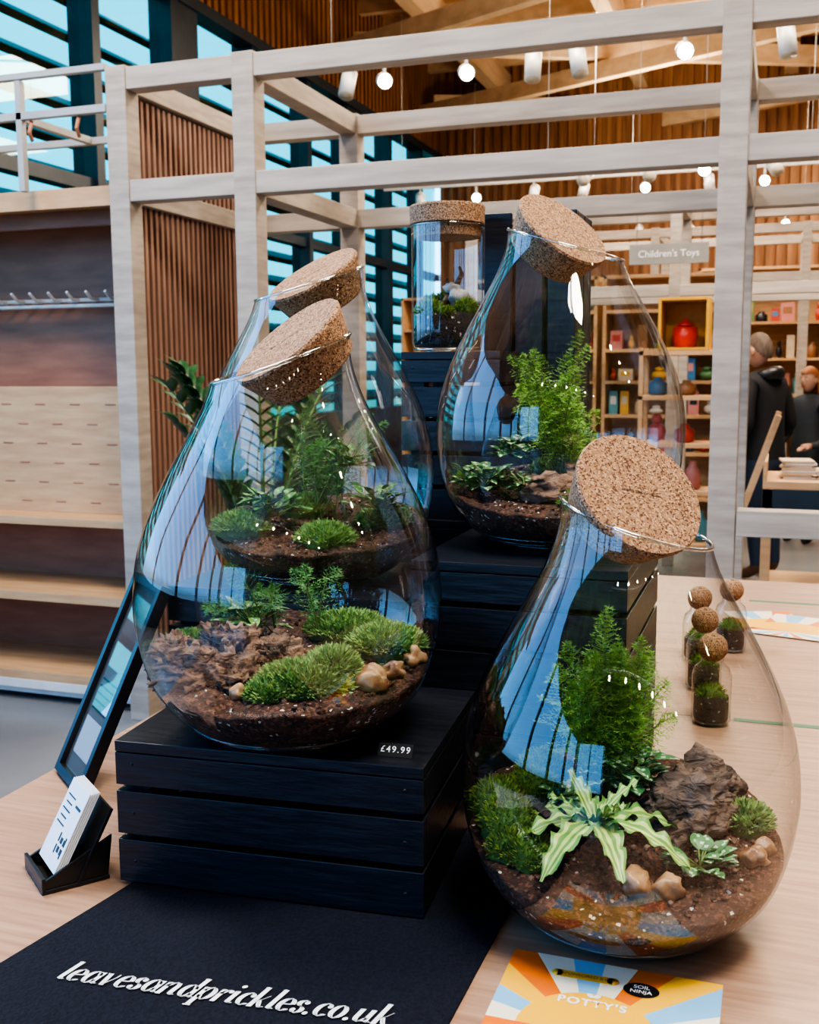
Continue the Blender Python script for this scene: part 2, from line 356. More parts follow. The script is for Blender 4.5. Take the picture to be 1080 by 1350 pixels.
def tall():
    b=MB(); x0,x1,y0,y1,z0,z1=-.49,-.33,1.815,1.97,TZ+.3315,1.738
    for i in range(3):
        w=(x1-x0-.016)/3
        b.b2((x0+i*(w+.008),y0,z0),(x0+i*(w+.008)+w,y0+.012,z1),0); b.b2((x0+i*(w+.008),y1-.012,z0),(x0+i*(w+.008)+w,y1,z1),0)
    for x in(x0,x1-.012):
        for i in range(2): b.b2((x,y0+.0125+i*.067,z0),(x+.012,y0+.0125+i*.067+.060,z1),0)
    b.b2((x0+.012,y0+.012,z0),(x1-.012,y1-.012,z0+.012),0); b.b2((x0+.012,y0+.012,z1-.03),(x1-.012,y1-.012,z1-.018),0)
    b.obj('tall_slatted_crate',[BLACKP],bevel=.0016)
tall()
PM=Matrix.Translation((-.368,1.010,cz+.163))@Matrix.Rotation(y4,4,'Z')@Matrix.Rotation(math.radians(52),4,'X')
b=MB(); b.T=PM; b.box((0,.0075,0),(.038,.015,.0012),0); b.box((0,.002,-.004),(.038,.0015,.009),0,Euler((math.radians(38),0,0)))
pl=b.obj('price_label',[BLACKM]); t=text('price_lettering','£49.99',(0,0,0),(0,0,0),.032,WHITE,pl,offset=.0004,spacing=1.25); t.matrix_local=PM@Matrix.Translation((0,.0078,.0009))
# ------------------------------------------------------------------ plants
def plume(b,base,tip,bend,width,m,ms,nb=26,nn=11,flat=.5):
    base=Vector(base);tip=Vector(tip);bend=Vector(bend); L=(tip-base).length
    P=lambda t: base*(1-t)**2+2*(base+ (tip-base)*.5+bend)*t*(1-t)+tip*t*t
    pts=[P(i/10) for i in range(11)]; b.tube(pts,[.0013*(1-i/12) for i in range(11)],ms,5)
    ph=U(0,6)
    for i in range(nb):
        t=.22+.78*i/nb; p=P(t); d=(P(min(1,t+.03))-P(t-.03)).normalized(); s=d.orthogonal().normalized(); s2=d.cross(s)
        for k in range(3):
            an=ph+i*2.4+k*2.09; side=(s*math.cos(an)+s2*math.sin(an))
            bl=width*math.sin(math.pi*min(1,(t*1.02))**.8)*U(.7,1.15)+.004
            dirv=(side+d*.55+Vector((0,0,-.12))).normalized()
            e=p+dirv*bl; w=dirv.cross(d).normalized()*.0004
            b.add([p-w,p+w,e],[(0,1,2)],ms)
            for j in range(nn):
                q=p+dirv*bl*(j+.6)/nn+Vector((0,0,-.004*(j/nn)**2)); 
                nl=U(.0035,.0065)
                nd=(Vector((U(-1,1),U(-1,1),U(-.6,1)))+dirv*.7).normalized(); nw=nd.orthogonal().normalized()*.00055
                b.add([q-nw,q+nw,q+nd*nl],[(0,1,2)],m)
def mossmound(b,c,r,m,mb,h=.6,n=900,l=.006):
    c=Vector(c); b.blob(c,(r[0]*.93,r[1]*.93,r[2]*.93),mb,3,.12,2.5)
    for i in range(n):
        z=U(.0,1); a=U(0,6.283); q=math.sqrt(1-z*z); v=Vector((q*math.cos(a),q*math.sin(a),z))
        p=c+Vector((v.x*r[0],v.y*r[1],v.z*r[2]))*U(.88,1.02)
        d=(v+Vector((U(-.7,.7),U(-.7,.7),U(-.2,.7)))).normalized(); w=d.orthogonal().normalized(); w.rotate(Matrix.Rotation(U(0,6.28),3,d)); w*=l*.17
        ll=l*U(.6,1.4)
        b.add([p-w,p+w,p+w*.6+d*ll*.7,p+d*ll,p-w*.6+d*ll*.7],[(0,1,2,3,4)],m)
def starplant(b,c,L,mg,mc,n=12):
    c=Vector(c)
    for k in range(n):
        inner=k>=8; a=(k*2*math.pi/8+.2+U(-.12,.12)) if not inner else (k*1.57+.4)
        ll=L*(U(.88,1.10) if not inner else .55); up=.34 if not inner else 1.0
        d=Vector((math.cos(a),math.sin(a),0)); s=Vector((-math.sin(a),math.cos(a),0)); N=22; vs=[];fs=[];ms=[]
        for i in range(N+1):
            t=i/N; w=.0170*(ll/L+.05)*math.sin(math.pi*(t*.88+.09))**.6*(1-.4*t)
            ctr=c+d*ll*t+Vector((0,0,ll*(up*t-(.58 if not inner else .3)*t*t)+.004))
            for j in range(8):
                q=(j/7)*2-1; wav=.0045*math.sin(t*27+k+q)*abs(q)**2
                vs.append(ctr+s*w*q*(1+.16*math.sin(t*27+k))+Vector((0,0,abs(q)*w*.30+wav)))
        for i in range(N):
            for j in range(7):
                a0=i*8+j; fs.append((a0,a0+8,a0+9,a0+1)); ms.append(mc if j in(1,3,5) else mg)
        b.add(vs,fs,ms,True)
def leaf(b,p,d,L,W,m,mv=None,cup=.2,droop=.3,up=Vector((0,0,1))):
    p=Vector(p); d=Vector(d).normalized(); s=d.cross(up).normalized() if abs(d.dot(up))<.98 else Vector((1,0,0)); n=s.cross(d).normalized()
    N=6; vs=[];fs=[];ms=[]
    for i in range(N+1):
        t=i/N; w=W*math.sin(math.pi*(t*.94+.03))**.7*(1-.25*t)
        c=p+d*L*t-n*droop*L*t*t
        for q in(-1,-.5,0,.5,1) : vs.append(c+s*w*q+n*abs(q)*w*cup)
    for i in range(N):
        for j in range(4):
            a=i*5+j; fs.append((a,a+5,a+6,a+1)); ms.append(mv if (mv is not None and ((i+ j)%3==0 and j in(1,2))) else m)
    b.add(vs,fs,ms,True)
def rosette(b,c,r,n,m,mv,L=.018,W=.0075,st=None):
    c=Vector(c)
    for i in range(n):
        a=U(0,6.28); e=U(.1,1.1); d=Vector((math.cos(a)*math.cos(e),math.sin(a)*math.cos(e),math.sin(e)*.8))
        p=c+Vector((math.cos(a)*r*U(.1,.9),math.sin(a)*r*U(.1,.9),U(0,.7)*r))
        if st is not None: b.tube([c,p],.0008,st,4)
        leaf(b,p,d,L*U(.7,1.2),W*U(.8,1.1),m,mv)
# ------------------------------------------------------------------ teardrop terrarium
PR=[(0,.080),(.006,.100),(.02,.122),(.05,.148),(.09,.1630),(.13,.170),(.155,.171),(.195,.167),(.232,.157),(.257,.147),(.295,.128),(.334,.106),(.372,.086),(.405,.0745),(.43,.0705),(.50,.069)]
def prof(z):
    if z<=0: return PR[0][1]
    for i in range(len(PR)-1):
        if z<=PR[i+1][0]:
            z0,r0=PR[i];z1,r1=PR[i+1]; t=(z-z0)/(z1-z0)
            sl=lambda k:(PR[min(k+1,len(PR)-1)][1]-PR[max(k-1,0)][1])/(PR[min(k+1,len(PR)-1)][0]-PR[max(k-1,0)][0])
            m0=sl(i)*(z1-z0);m1=sl(i+1)*(z1-z0); t2=t*t;t3=t2*t
            return (2*t3-3*t2+1)*r0+(t3-2*t2+t)*m0+(-2*t3+3*t2)*r1+(t3-t2)*m1
    return PR[-1][1]
def terrarium(loc,nl,nc,cc,h0,slope,fill,zc=.415):
    E=empty('teardrop_glass_terrarium',loc,YAW)
    nl=Vector(nl).normalized(); nc=Vector(nc).normalized()
    n=112; rows=44; b=MB(); vs=[];fs=[];rim=[]
    for k in range(n):
        th=2*math.pi*k/n; c,s=math.cos(th),math.sin(th)
        zt=zc-(nl.x*.072*c+nl.y*.072*s)/nl.z
        for i in range(rows+1):
            t=(i/rows)**1.45; z=zt*t; r=prof(z)
            if i>=rows-1: r+=.0015*(i-rows+2)/2
            vs.append((r*c,r*s,z+.0015))
        rim.append((r*c,r*s,zt+.0015))
    for k in range(n):
        for i in range(rows):
            a=k*(rows+1)+i; d=((k+1)%n)*(rows+1)+i; fs.append((a,d,d+1,a+1))
    o=len(vs)
    for j,(rr,zz) in enumerate(((.06,.004),(.03,.007),(.005,.008))):
        for k in range(n): th=2*math.pi*k/n; vs.append((rr*math.cos(th),rr*math.sin(th),zz))
    for k in range(n): fs.append((k*(rows+1),o+k,o+(k+1)%n,((k+1)%n)*(rows+1)))
    for j in range(2):
        for k in range(n): fs.append((o+j*n+k,o+(j+1)*n+k,o+(j+1)*n+(k+1)%n,o+j*n+(k+1)%n))
    b.add(vs,fs,0,True); b.obj('glass_body',[GLASS],E)
    b=MB(); b.tube(rim+[rim[0],rim[1]],.0021,0,8,False)
    for rr,zz in((.083,.0025),(.101,.009),(.113,.016)):
        b.tube([(rr*math.cos(2*math.pi*k/64),rr*math.sin(2*math.pi*k/64),zz) for k in range(66)],.0016,0,6,False)
    b.obj('glass_rim',[GLASSL],E)
    M=Matrix.Translation(cc)@nc.to_track_quat('Z','Y').to_matrix().to_4x4()
    b=MB(); b.rev([(.02,-.050),(.052,-.050),(.0545,-.048),(.0695,-.006),(.070,-.003),(.0685,0),(.02,0)],0,56,False,M); ck=b.obj('cork_stopper',[CORK],E)
    t=text('cork_stamp','leaves and prickles',(0,0,0),(0,0,0),.042,BLACKM,E)
    q=(M.to_3x3().inverted()@Vector((1,0,0))); an=math.atan2(q.y,q.x); t.matrix_local=M@Matrix.Translation((0,0,.0006))@Matrix.Rotation(an,4,'Z')
    H=lambda x,y: h0+slope[0]*x+slope[1]*y+.008*noise.noise(Vector((x*22,y*22,loc[0]*9)))+.003*noise.noise(Vector((x*90,y*90,1)))
    b=MB(); vs=[];fs=[]; n2=96; nr=26; ns=10
    vs.append((0,0,H(0,0)))
    for k in range(n2):
        th=2*math.pi*k/n2; c,s=math.cos(th),math.sin(th); rb=.16
        for _ in range(4): rb=prof(max(.01,H(rb*c,rb*s)))-.003
        for i in range(1,nr+1): r=rb*i/nr; vs.append((r*c,r*s,H(r*c,r*s)))
        zb=H(rb*c,rb*s)
        for i in range(1,ns+1): z=zb+(.010-zb)*i/ns; r=prof(z-.0015)-.003; vs.append((r*c,r*s,z))
    st=nr+ns
    for k in range(n2):
        a=1+k*st; d=1+((k+1)%n2)*st; fs.append((0,a,d))
        for i in range(st-1): fs.append((a+i,a+i+1,d+i+1,d+i))
    b.add(vs,fs,0,True)
    for i in range(320):
        r=.14*math.sqrt(R()); a=U(0,6.28); x,y=r*math.cos(a),r*math.sin(a); z=H(x,y)
        w=R()<.06; q=U(.0008,.0018) if w else U(.0015,.004); b.blob((x,y,z+q*.4),q,1 if w else (2 if R()<.25 else 0),1,.3,smooth=False)
    b.obj('soil',[SOIL,WPLASTIC,BARK],E)
    fill(E,H); return E
def bits(E,name,fn,mats):
    b=MB(); fn(b); return b.obj(name,mats,E)
def fillF(E,H):
    def fern(b):
        for i in range(24):
            x=U(-.055,.025);y=U(.045,.09)
            plume(b,(-.012+x*.3,.07,H(-.02,.07)),(x+.012*U(-1,1),y,U(.18,.30)+(.045 if x<-.01 else 0)),(U(-.02,.02),U(-.01,.02),.02),.036,0,1,28,12)
        for i in range(5): plume(b,(-.01,.07,H(0,.07)),(U(-.09,.08),U(.03,.10),U(.17,.25)),(0,0,.03),.024,0,1,20,9)
    bits(E,'asparagus_fern',fern,[FERN,STEM])
    bits(E,'star_bromeliad',lambda b: starplant(b,(-.038,-.035,H(-.038,-.035)+.026),.096,0,1),[STARG,STARC])
    def rock(b):
        b.blob((.068,.012,H(.07,.01)+.016),(.058,.043,.038),0,5,.22,1.6,Euler((.2,-.5,.4)),True,.26)
        b.blob((.10,.055,H(.1,.05)+.012),(.04,.035,.035),0,4,.25,1.6,Euler((.1,.4,.2)),True,.2)
    bits(E,'slate_rock',rock,[SLATE])
    def peb(b):
        for x,y,s in((-.008,-.092,.017),(.022,-.096,.015),(.118,-.055,.014),(.135,-.035,.012),(-.13,-.03,.013)):
            b.blob((x,y,H(x,y)+s*.3),(s*1.2,s*.9,s*.8),0,3,.35,1.3,Euler((U(0,1),U(0,1),U(0,3))))
    bits(E,'ochre_pebbles',peb,[OCHRE])
    def moss(b):
        for x,y,r in((-.122,.0,.030),(-.128,.04,.032),(-.105,-.045,.026),(-.09,.06,.03),(-.075,.095,.03),(-.125,-.035,.022),(.0,.12,.03)):
            mossmound(b,(x,y,H(x,y)+.003),(r,r,r*1.0),0,1,n=1100,l=.005)
    bits(E,'dark_moss',moss,[MOSSD,MOSSB])
    def moss2(b):
        mossmound(b,(.128,.0,H(.125,.0)+.004),(.024,.022,.020),0,1,n=900,l=.008); mossmound(b,(.02,.09,H(.02,.09)),(.03,.02,.02),0,1,n=400,l=.008)
    bits(E,'bright_moss',moss2,[MOSS,MOSSB])
    def fit(b):
        rosette(b,(.062,-.062,H(.062,-.062)+.006),.024,30,0,1,.022,.010,2); rosette(b,(.012,.04,H(.01,.04)+.03),.035,44,0,1,.024,.010,2)
        rosette(b,(-.06,.03,H(-.06,.03)+.012),.02,20,0,1,.02,.01,2)
    bits(E,'fittonia',fit,[FITG,FITW,STEM])
def fillA(E,H):
    def fern(b):
        for i in range(5):
            plume(b,(-.02+U(-.02,.02),.06,H(-.02,.06)),(U(-.11,.04),U(.02,.09),U(.12,.21)),(U(-.02,.02),0,.035),.022,0,1,18,8)
        for i in range(3): plume(b,(.03,.05,H(.02,.06)),(U(-.02,.06),U(.02,.08),U(.16,.25)),(U(-.02,.02),0,.03),.018,0,1,16,7)
    bits(E,'asparagus_fern',fern,[FERN2,STEM])
    def rock(b):
        for x,y,z,s,r in((-.098,-.05,.012,(.046,.034,.030),.3),(-.052,-.062,.008,(.030,.03,.028),1.3),(-.062,-.025,.018,(.045,.035,.028),2.1),(-.13,-.01,.008,(.026,.03,.026),.9),(-.01,-.02,.010,(.03,.03,.024),.1)):
            b.blob((x,y,H(x,y)+z),s,0,5,.30,1.9,Euler((.3*r,.2,r)),True,.42)
    bits(E,'bark_rock',rock,[BARK])
    def moss(b):
        mossmound(b,(.022,-.075,H(.022,-.075)+.004),(.055,.036,.026),0,1,n=5200,l=.0065)
        mossmound(b,(.052,-.060,H(.05,-.06)+.008),(.03,.03,.024),0,1,n=2000,l=.0065)
        mossmound(b,(-.012,-.095,H(-.01,-.095)),(.028,.02,.018),0,1,n=1500,l=.006)
        mossmound(b,(-.115,.03,H(-.11,.03)+.006),(.038,.028,.020),0,1,n=2000,l=.006)
        mossmound(b,(.108,.02,H(.11,.02)+.008),(.045,.035,.024),0,1,n=3000,l=.0065)
        mossmound(b,(.06,.07,H(.06,.07)+.005),(.05,.04,.022),0,1,n=2000,l=.0065)
    bits(E,'cushion_moss',moss,[MOSS,MOSSB])
    def peb(b):
        for x,y,s in((.093,-.072,.019),(.118,-.050,.012),(-.045,-.095,.011),(.14,-.01,.012)):
            b.blob((x,y,H(x,y)+s*.35),(s*1.2,s*.9,s*.85),0,3,.35,1.3,Euler((U(0,1),U(0,1),U(0,3))))
    bits(E,'ochre_pebbles',peb,[OCHRE])
    def fit(b):
        rosette(b,(-.05,.05,H(-.05,.05)+.02),.035,22,0,1,.024,.008,2)
    bits(E,'fittonia',fit,[STARG,FITW,STEM])
def fillB(E,H):
    def fern(b):
        for i in range(8): plume(b,(U(-.02,.06),.03,H(.02,.03)),(U(-.06,.12),U(-.03,.09),U(.15,.28)),(U(-.02,.02),0,.03),.028,0,1,22,9)
    bits(E,'asparagus_fern',fern,[FERN2,STEM])
    def fit(b):
        rosette(b,(-.06,-.02,H(-.06,-.02)+.02),.045,60,0,1,.024,.009,2); rosette(b,(.09,-.03,H(.09,-.03)+.03),.04,50,0,1,.022,.008,2); rosette(b,(.05,.04,H(.03,.04)+.08),.035,36,0,1,.020,.009,2)
    bits(E,'leafy_creeper',fit,[FITG,FERN,STEM])
    bits(E,'cushion_moss',lambda b:[mossmound(b,(x,y,H(x,y)+.005),(.04,.035,.024),0,1,n=1300,l=.0065) for x,y in((.10,.0),(-.10,-.05),(.02,-.09),(-.02,.06))],[MOSS,MOSSB])
def fillC(E,H):
    def fern(b):
        for i in range(10):
            plume(b,(.01,.02,H(0,.02)),(U(-.06,.04),U(-.03,.05),U(.21,.28)),(U(-.03,.0),0,.03),.030,0,1,26,11)
        for i in range(3): plume(b,(.01,.02,H(0,.02)),(U(-.075,-.05),U(-.03,.03),U(.25,.27)),(0.0,0,.05),.022,0,1,26,9)
        for i in range(2): plume(b,(.01,.02,H(0,.02)),(U(.03,.06),U(-.03,.03),U(.27,.30)),(-.03,0,.03),.022,0,1,26,9)
        for i in range(4): plume(b,(.01,.02,H(0,.02)),(U(.0,.06),U(-.03,.05),U(.15,.21)),(0,0,.03),.022,0,1,20,9)
    bits(E,'asparagus_fern',fern,[FERN,STEM])
    def rock(b):
        b.blob((.06,-.02,H(.06,-.02)+.008),(.07,.05,.032),0,5,.25,1.7,Euler((.2,.1,.3)),True,.35)
        b.blob((-.02,-.05,H(-.02,-.05)+.008),(.04,.035,.024),0,4,.25,1.7,None,True,.3); b.blob((.115,.01,H(.11,.01)+.01),(.035,.04,.035),0,4,.25,1.7,None,True,.3)
    bits(E,'bark_rock',rock,[BARK])
    def fit(b):
        rosette(b,(-.105,-.02,H(-.1,-.02)+.012),.038,60,0,1,.022,.010,2); rosette(b,(-.06,.02,H(-.06,.02)+.04),.032,50,0,1,.020,.009,2)
        rosette(b,(-.05,-.05,H(-.05,-.05)+.012),.03,34,0,1,.02,.009,2)
        rosette(b,(.06,-.09,H(.06,-.09)+.012),.022,18,1,0,.028,.008,2)
    bits(E,'variegated_fittonia',fit,[FITG,PINKL,STEM])
    bits(E,'cushion_moss',lambda b:[mossmound(b,(x,y,H(x,y)+.003),(.03,.03,.018),0,1,n=600,l=.007) for x,y in((-.11,.05),(.02,-.1),(.0,.09))],[MOSSD,MOSSB])
terrarium((-.511,1.062,cz+.164),(-.34,-.10,.93),(-.57,-.33,.76),(.002,-.004,.437),.078,(0,.13),fillA)
terrarium((-.625,1.392,TZ+.2765),(-.30,-.10,.94),(-.45,-.33,.84),(0,-.003,.430),.075,(0,.15),fillB)
terrarium((-.287,1.465,TZ+.3325),(.27,-.12,.92),(.48,-.52,.68),(.002,-.012,.428),.072,(0,.15),fillC,.405)
terrarium((-.135,1.073,TZ+.001),(.29,-.10,.93),(.36,-.70,.60),(.004,-.020,.450),.092,(0,.20),fillF,.418)
# ------------------------------------------------------------------ cylindrical jar terrarium
def jar():
    E=empty('cork_lidded_glass_jar',(-.527,1.720,TZ+.6025),YAW)
    b=MB(); n=48; vs=[];fs=[]; P=[(.001,.004),(.05,.003),(.057,.006),(.0595,.014)]+[(.0595,.014+.19*i/8) for i in range(1,9)]
    for r,z in P:
        for k in range(n): t=2*math.pi*k/n; vs.append((r*math.cos(t),r*math.sin(t),z))
    for i in range(len(P)-1):
        for k in range(n): fs.append((i*n+k,i*n+(k+1)%n,(i+1)*n+(k+1)%n,(i+1)*n+k))
    b.add(vs,fs,0,True); b.obj('glass_body',[GLASS],E)
    b=MB()
    for rr,zz in((.0595,.204),(.055,.0035)): b.tube([(rr*math.cos(2*math.pi*k/48),rr*math.sin(2*math.pi*k/48),zz) for k in range(50)],.002,0,6,False)
    b.obj('glass_rim',[GLASSL],E)
    b=MB(); b.rev([(.02,.186),(.055,.186),(.0565,.2065),(.0615,.207),(.0625,.234),(.061,.237),(.02,.237)],0,48,False); b.obj('cork_lid',[CORK],E)
    b=MB(); b.rev([(.02,.008),(.054,.008),(.0565,.02),(.0565,.058),(.045,.064),(.01,.066)],0,40,True); b.obj('soil',[SOILD],E)
    bits(E,'moss',lambda b:[mossmound(b,(x,y,z),(r,r,r),0,1,n=500,l=.007) for x,y,z,r in((-.03,-.02,.062,.022),(.03,-.02,.064,.020),(0,.025,.07,.028),(-.005,-.04,.055,.014),(-.025,.02,.075,.018))],[MOSSD,MOSSB])
    def st(b):
        b.blob((.018,.0,.086),(.017,.014,.018),0,3,.3,1.7); b.tube([(-.01,.0,.07),(0,.0,.09),(.014,.0,.108),(.024,.0,.128),(.020,.005,.14)],[.006,.005,.005,.004,.002],1,7); b.tube([(.008,0,.10),(-.002,0,.120)],[.003,.002],1,6)
        b.blob((.008,.0,.104),(.014,.010,.010),0,3,.3)
    bits(E,'stone_and_driftwood',st,[GREYST,BARK])
jar()
def ballbottle(x,y,s=1):
    E=empty('ball_cork_bottle',(x,y,TZ+.001))
    b=MB(); n=32; P=[(.001,.003),(.026,.002),(.030,.006),(.030,.075),(.026,.088),(.017,.096),(.017,.104)]; vs=[];fs=[]
    for r,z in P:
        for k in range(n): t=2*math.pi*k/n; vs.append((r*s*math.cos(t),r*s*math.sin(t),z*s))
    for i in range(len(P)-1):
        for k in range(n): fs.append((i*n+k,i*n+(k+1)%n,(i+1)*n+(k+1)%n,(i+1)*n+k))
    b.add(vs,fs,0,True); b.obj('glass_body',[GLASS],E)
    b=MB(); b.blob((0,0,.119*s),.0225*s,0,4,.02); b.obj('ball_cork',[CORK],E)
    b=MB(); b.rev([(.01,.005),(.026,.005),(.0275,.01),(.0275,.045),(.01,.048)],0,24); b.obj('soil',[SOILD],E)
    bits(E,'moss',lambda b:mossmound(b,(0,0,.044),(.022,.022,.020),0,1,n=350,l=.006),[MOSSD,MOSSB])
for x,y in((-.085,1.74),(-.109,1.93),(-.131,2.12),(-.075,2.22)): ballbottle(x,y,1.05)
# ------------------------------------------------------------------ framed sign, card holder, flyers
def framed():
    b1=Vector((-.968,1.222,TZ+.006)); b2=Vector((-.872,1.145,TZ+.006)); up=Vector((.082,.098,.275))
    ex=(b2-b1); w=ex.length; ex.normalize(); ey=up.normalized(); h=up.length; ez=ex.cross(ey).normalized(); ex=ey.cross(ez)
    M=Matrix.Identity(4)
    for i in range(3): M[i][0]=ex[i];M[i][1]=ey[i];M[i][2]=ez[i];M[i][3]=b1[i]
    b=MB(); b.T=M; f=.012; d=.016
    b.b2((0,0,-d),(f,h,0),0); b.b2((w-f,0,-d),(w,h,0),0); b.b2((f,0,-d),(w-f,f,0),0); b.b2((f,h-f,-d),(w-f,h,0),0); b.b2((f,f,-d),(w-f,h-f,-.008),1)
    b.b2((f+.012,h*.55,-.0079),(w-f-.012,h*.86,-.0072),2); b.b2((f+.012,h*.12,-.0079),(w-f-.012,h*.30,-.0072),3)
    for i in range(5): b.b2((f+.015,h*(.34+.035*i),-.0079),(w-f-.015-.01*(i%2),h*(.34+.035*i)+.003,-.0074),4)
    b.b2((f,f,-.0068),(w-f,h-f,-.0062),5)
    b.obj('framed_sign',[BLACKM,SIGNG,BATTEN,WHITE,BLACKM,glass_mat('frame_glass',(1,1,1),.12,.7,3)],bevel=.0008)
framed()
def cards():
    E=empty('business_card_holder',(-.757,.957,TZ+.001),math.radians(-38))
    b=MB(); b.b2((-.040,-.03,0),(.040,.045,.004),0)
    rot=Euler((math.radians(-28),0,0))
    b.box((0,.030,.042),(.080,.004,.088),0,rot); b.b2((-.040,-.03,.004),(.040,-.026,.018),0)
    for x in(-.038,.034): b.add([(x,-.03,.004),(x,.044,.004),(x,.05,.050),(x,-.03,.012),(x+.004,-.03,.004),(x+.004,.044,.004),(x+.004,.05,.050),(x+.004,-.03,.012)],[(0,1,2,3),(4,7,6,5),(0,4,5,1),(1,5,6,2),(2,6,7,3),(3,7,4,0)],0)
    b.obj('stand',[BLACKM],E,bevel=.0006)
    b=MB(); 
    for i in range(5): b.box((0,.018-i*.0026,.058),(.064,.0014,.094),0,rot)
    c=b.obj('cards',[WHITE],E)
    b=MB(); b.T=Matrix.Translation((0,.018-4*.0026,.058))@rot.to_matrix().to_4x4()@Matrix.Translation((0,-.0009,0))
    for i in range(7):
        for j in range(7):
            if (i*3+j*5+i*j)%3!=0 or (i in(0,6) and j in(0,6)): b.box((.004+i*.0034,0,-.03+j*.0034),(.0034,.0004,.0034),0)
    for i in range(5): b.box((-.012,0,.03-i*.008),(.026-.006*(i%2),.0004,.0016),0)
    b.box((.018,0,.025),(.018,.0004,.003),0)
    b.obj('card_print',[BLACKM],E)
cards()
def flyer(name,cx,cy,w,h,yaw,z,detail):
    E=empty(name,(cx,cy,z),yaw); b=MB(); b.box((0,0,.0006),(w,h,.0012),3)
    o=Vector((-.01*w/.2,-h*.28)); N=24; corners=[Vector((sx*w/2,sy*h/2)) for sx,sy in((1,1),(-1,1),(-1,-1),(1,-1))]
    def hit(a):
        d=Vector((math.cos(a),math.sin(a))); ts=[]
        if d.x>1e-6: ts.append((w/2-o.x)/d.x)
        if d.x<-1e-6: ts.append((-w/2-o.x)/d.x)
        if d.y>1e-6: ts.append((h/2-o.y)/d.y)
        if d.y<-1e-6: ts.append((-h/2-o.y)/d.y)
        return o+d*min(ts)
    cols=[0,3,2,3]
    for i in range(N):
        a0=2*math.pi*i/N;a1=2*math.pi*(i+1)/N; pts=[o,hit(a0)]
        for c in corners:
            ac=math.atan2(c.y-o.y,c.x-o.x)%(2*math.pi)
            if a0<ac<a1: pts.append(c)
        pts.append(hit(a1))
        b.add([(p.x,p.y,.0014) for p in pts],[tuple(range(len(pts)))],cols[(i)%4] if i not in(3,9) else 1)
    r=h*.42; pts=[(o.x,o.y)]+[(o.x+r*math.cos(math.pi*k/24),o.y+r*math.sin(math.pi*k/24)) for k in range(25)]
    b.add([(p[0],p[1],.0016) for p in pts],[tuple(range(len(pts)))],1)
    if detail:
        bx,by=.028,.052; b.add([(bx+.0165*math.cos(k*.2618),by-.012+.0115*math.sin(k*.2618),.0020) for k in range(24)],[tuple(range(24))],4)
        b.box((-.025,.046,.0017),(.052,.011,.0004),1)
        b.cyl((-.051,.046,.0015),(-.051,.046,.0019),.0055,m=1); b.cyl((.001,.046,.0015),(.001,.046,.0019),.0055,m=1)
    b.obj('sheet',[FLO,FLY,FLB,FLW,BLACKM],E)
    if detail:
        text('badge_text','SOIL\nNINJA',(.028,.0405,.0023),(0,0,0),.020,WHITE,E,offset=.001); text('title_text',"POTTY'S",(-.012,.004,.0020),(0,0,0),.062,WHITE,E,offset=.003,spacing=1.2)
        text('sponsor_text','SPONSORED BY:',(-.025,.046,.0022),(0,0,0),.044,REDWOOD,E)
        b=MB()
        for sx in(-1,1): leaf(b,(-.012,.014,.002),(sx,.8,0),.008,.003,0,droop=0,cup=0)
        b.obj('sprout_logo',[WHITE],E)
flyer('sunburst_flyer',-.127,.893,.198,.148,0,TZ+.0006,True)
flyer('sunburst_flyer',.0,2.50,.15,.21,.3,TZ+.0006,False); flyer('sunburst_flyer',.06,2.46,.15,.21,-.25,TZ+.0026,False)
# ------------------------------------------------------------------ ZZ plant in planter
def zz():
    E=empty('potted_zz_plant',(-1.60,3.15,0)); b=MB()
    b.rev([(.12,0),(.15,.01),(.19,.74),(.20,.75),(.185,.75),(.17,.70),(.05,.70)],0,32); b.obj('planter',[DARKM],E)
    b=MB(); b.rev([(.02,.69),(.16,.69),(.17,.705),(.02,.72)],0,24); b.obj('soil',[SOILD],E)
    b=MB()
    for k in range(13):
        a=k*2.4; L=U(.64,.84); sp=U(.26,.38)
        if k<5: a=math.pi+U(-.7,.7); L=U(.76,.86); sp=U(.22,.36)
        base=Vector((.05*math.cos(a),.05*math.sin(a),.71)); d=Vector((math.cos(a),math.sin(a),0))
        P=lambda t: base+d*L*sp*t*t*1.05+Vector((0,0,L*(t-.08*t*t)))
        b.tube([P(i/8) for i in range(9)],[.011*(1-.08*i) for i in range(9)],1,6)
        s=Vector((-d.y,d.x,0))
        for i in range(13):
            t=.32+.68*i/12; p=P(t); tg=(P(min(1,t+.02))-P(t-.02)).normalized()
            for sg in(-1,1): leaf(b,p,(s*sg+tg*.9+Vector((0,0,.15))).normalized(),.09,.020,0,None,.25,.15)
        leaf(b,P(1),(P(1)-P(.95)).normalized(),.09,.02,0)
    b.obj('fronds',[ZZG,STEM],E)
zz()
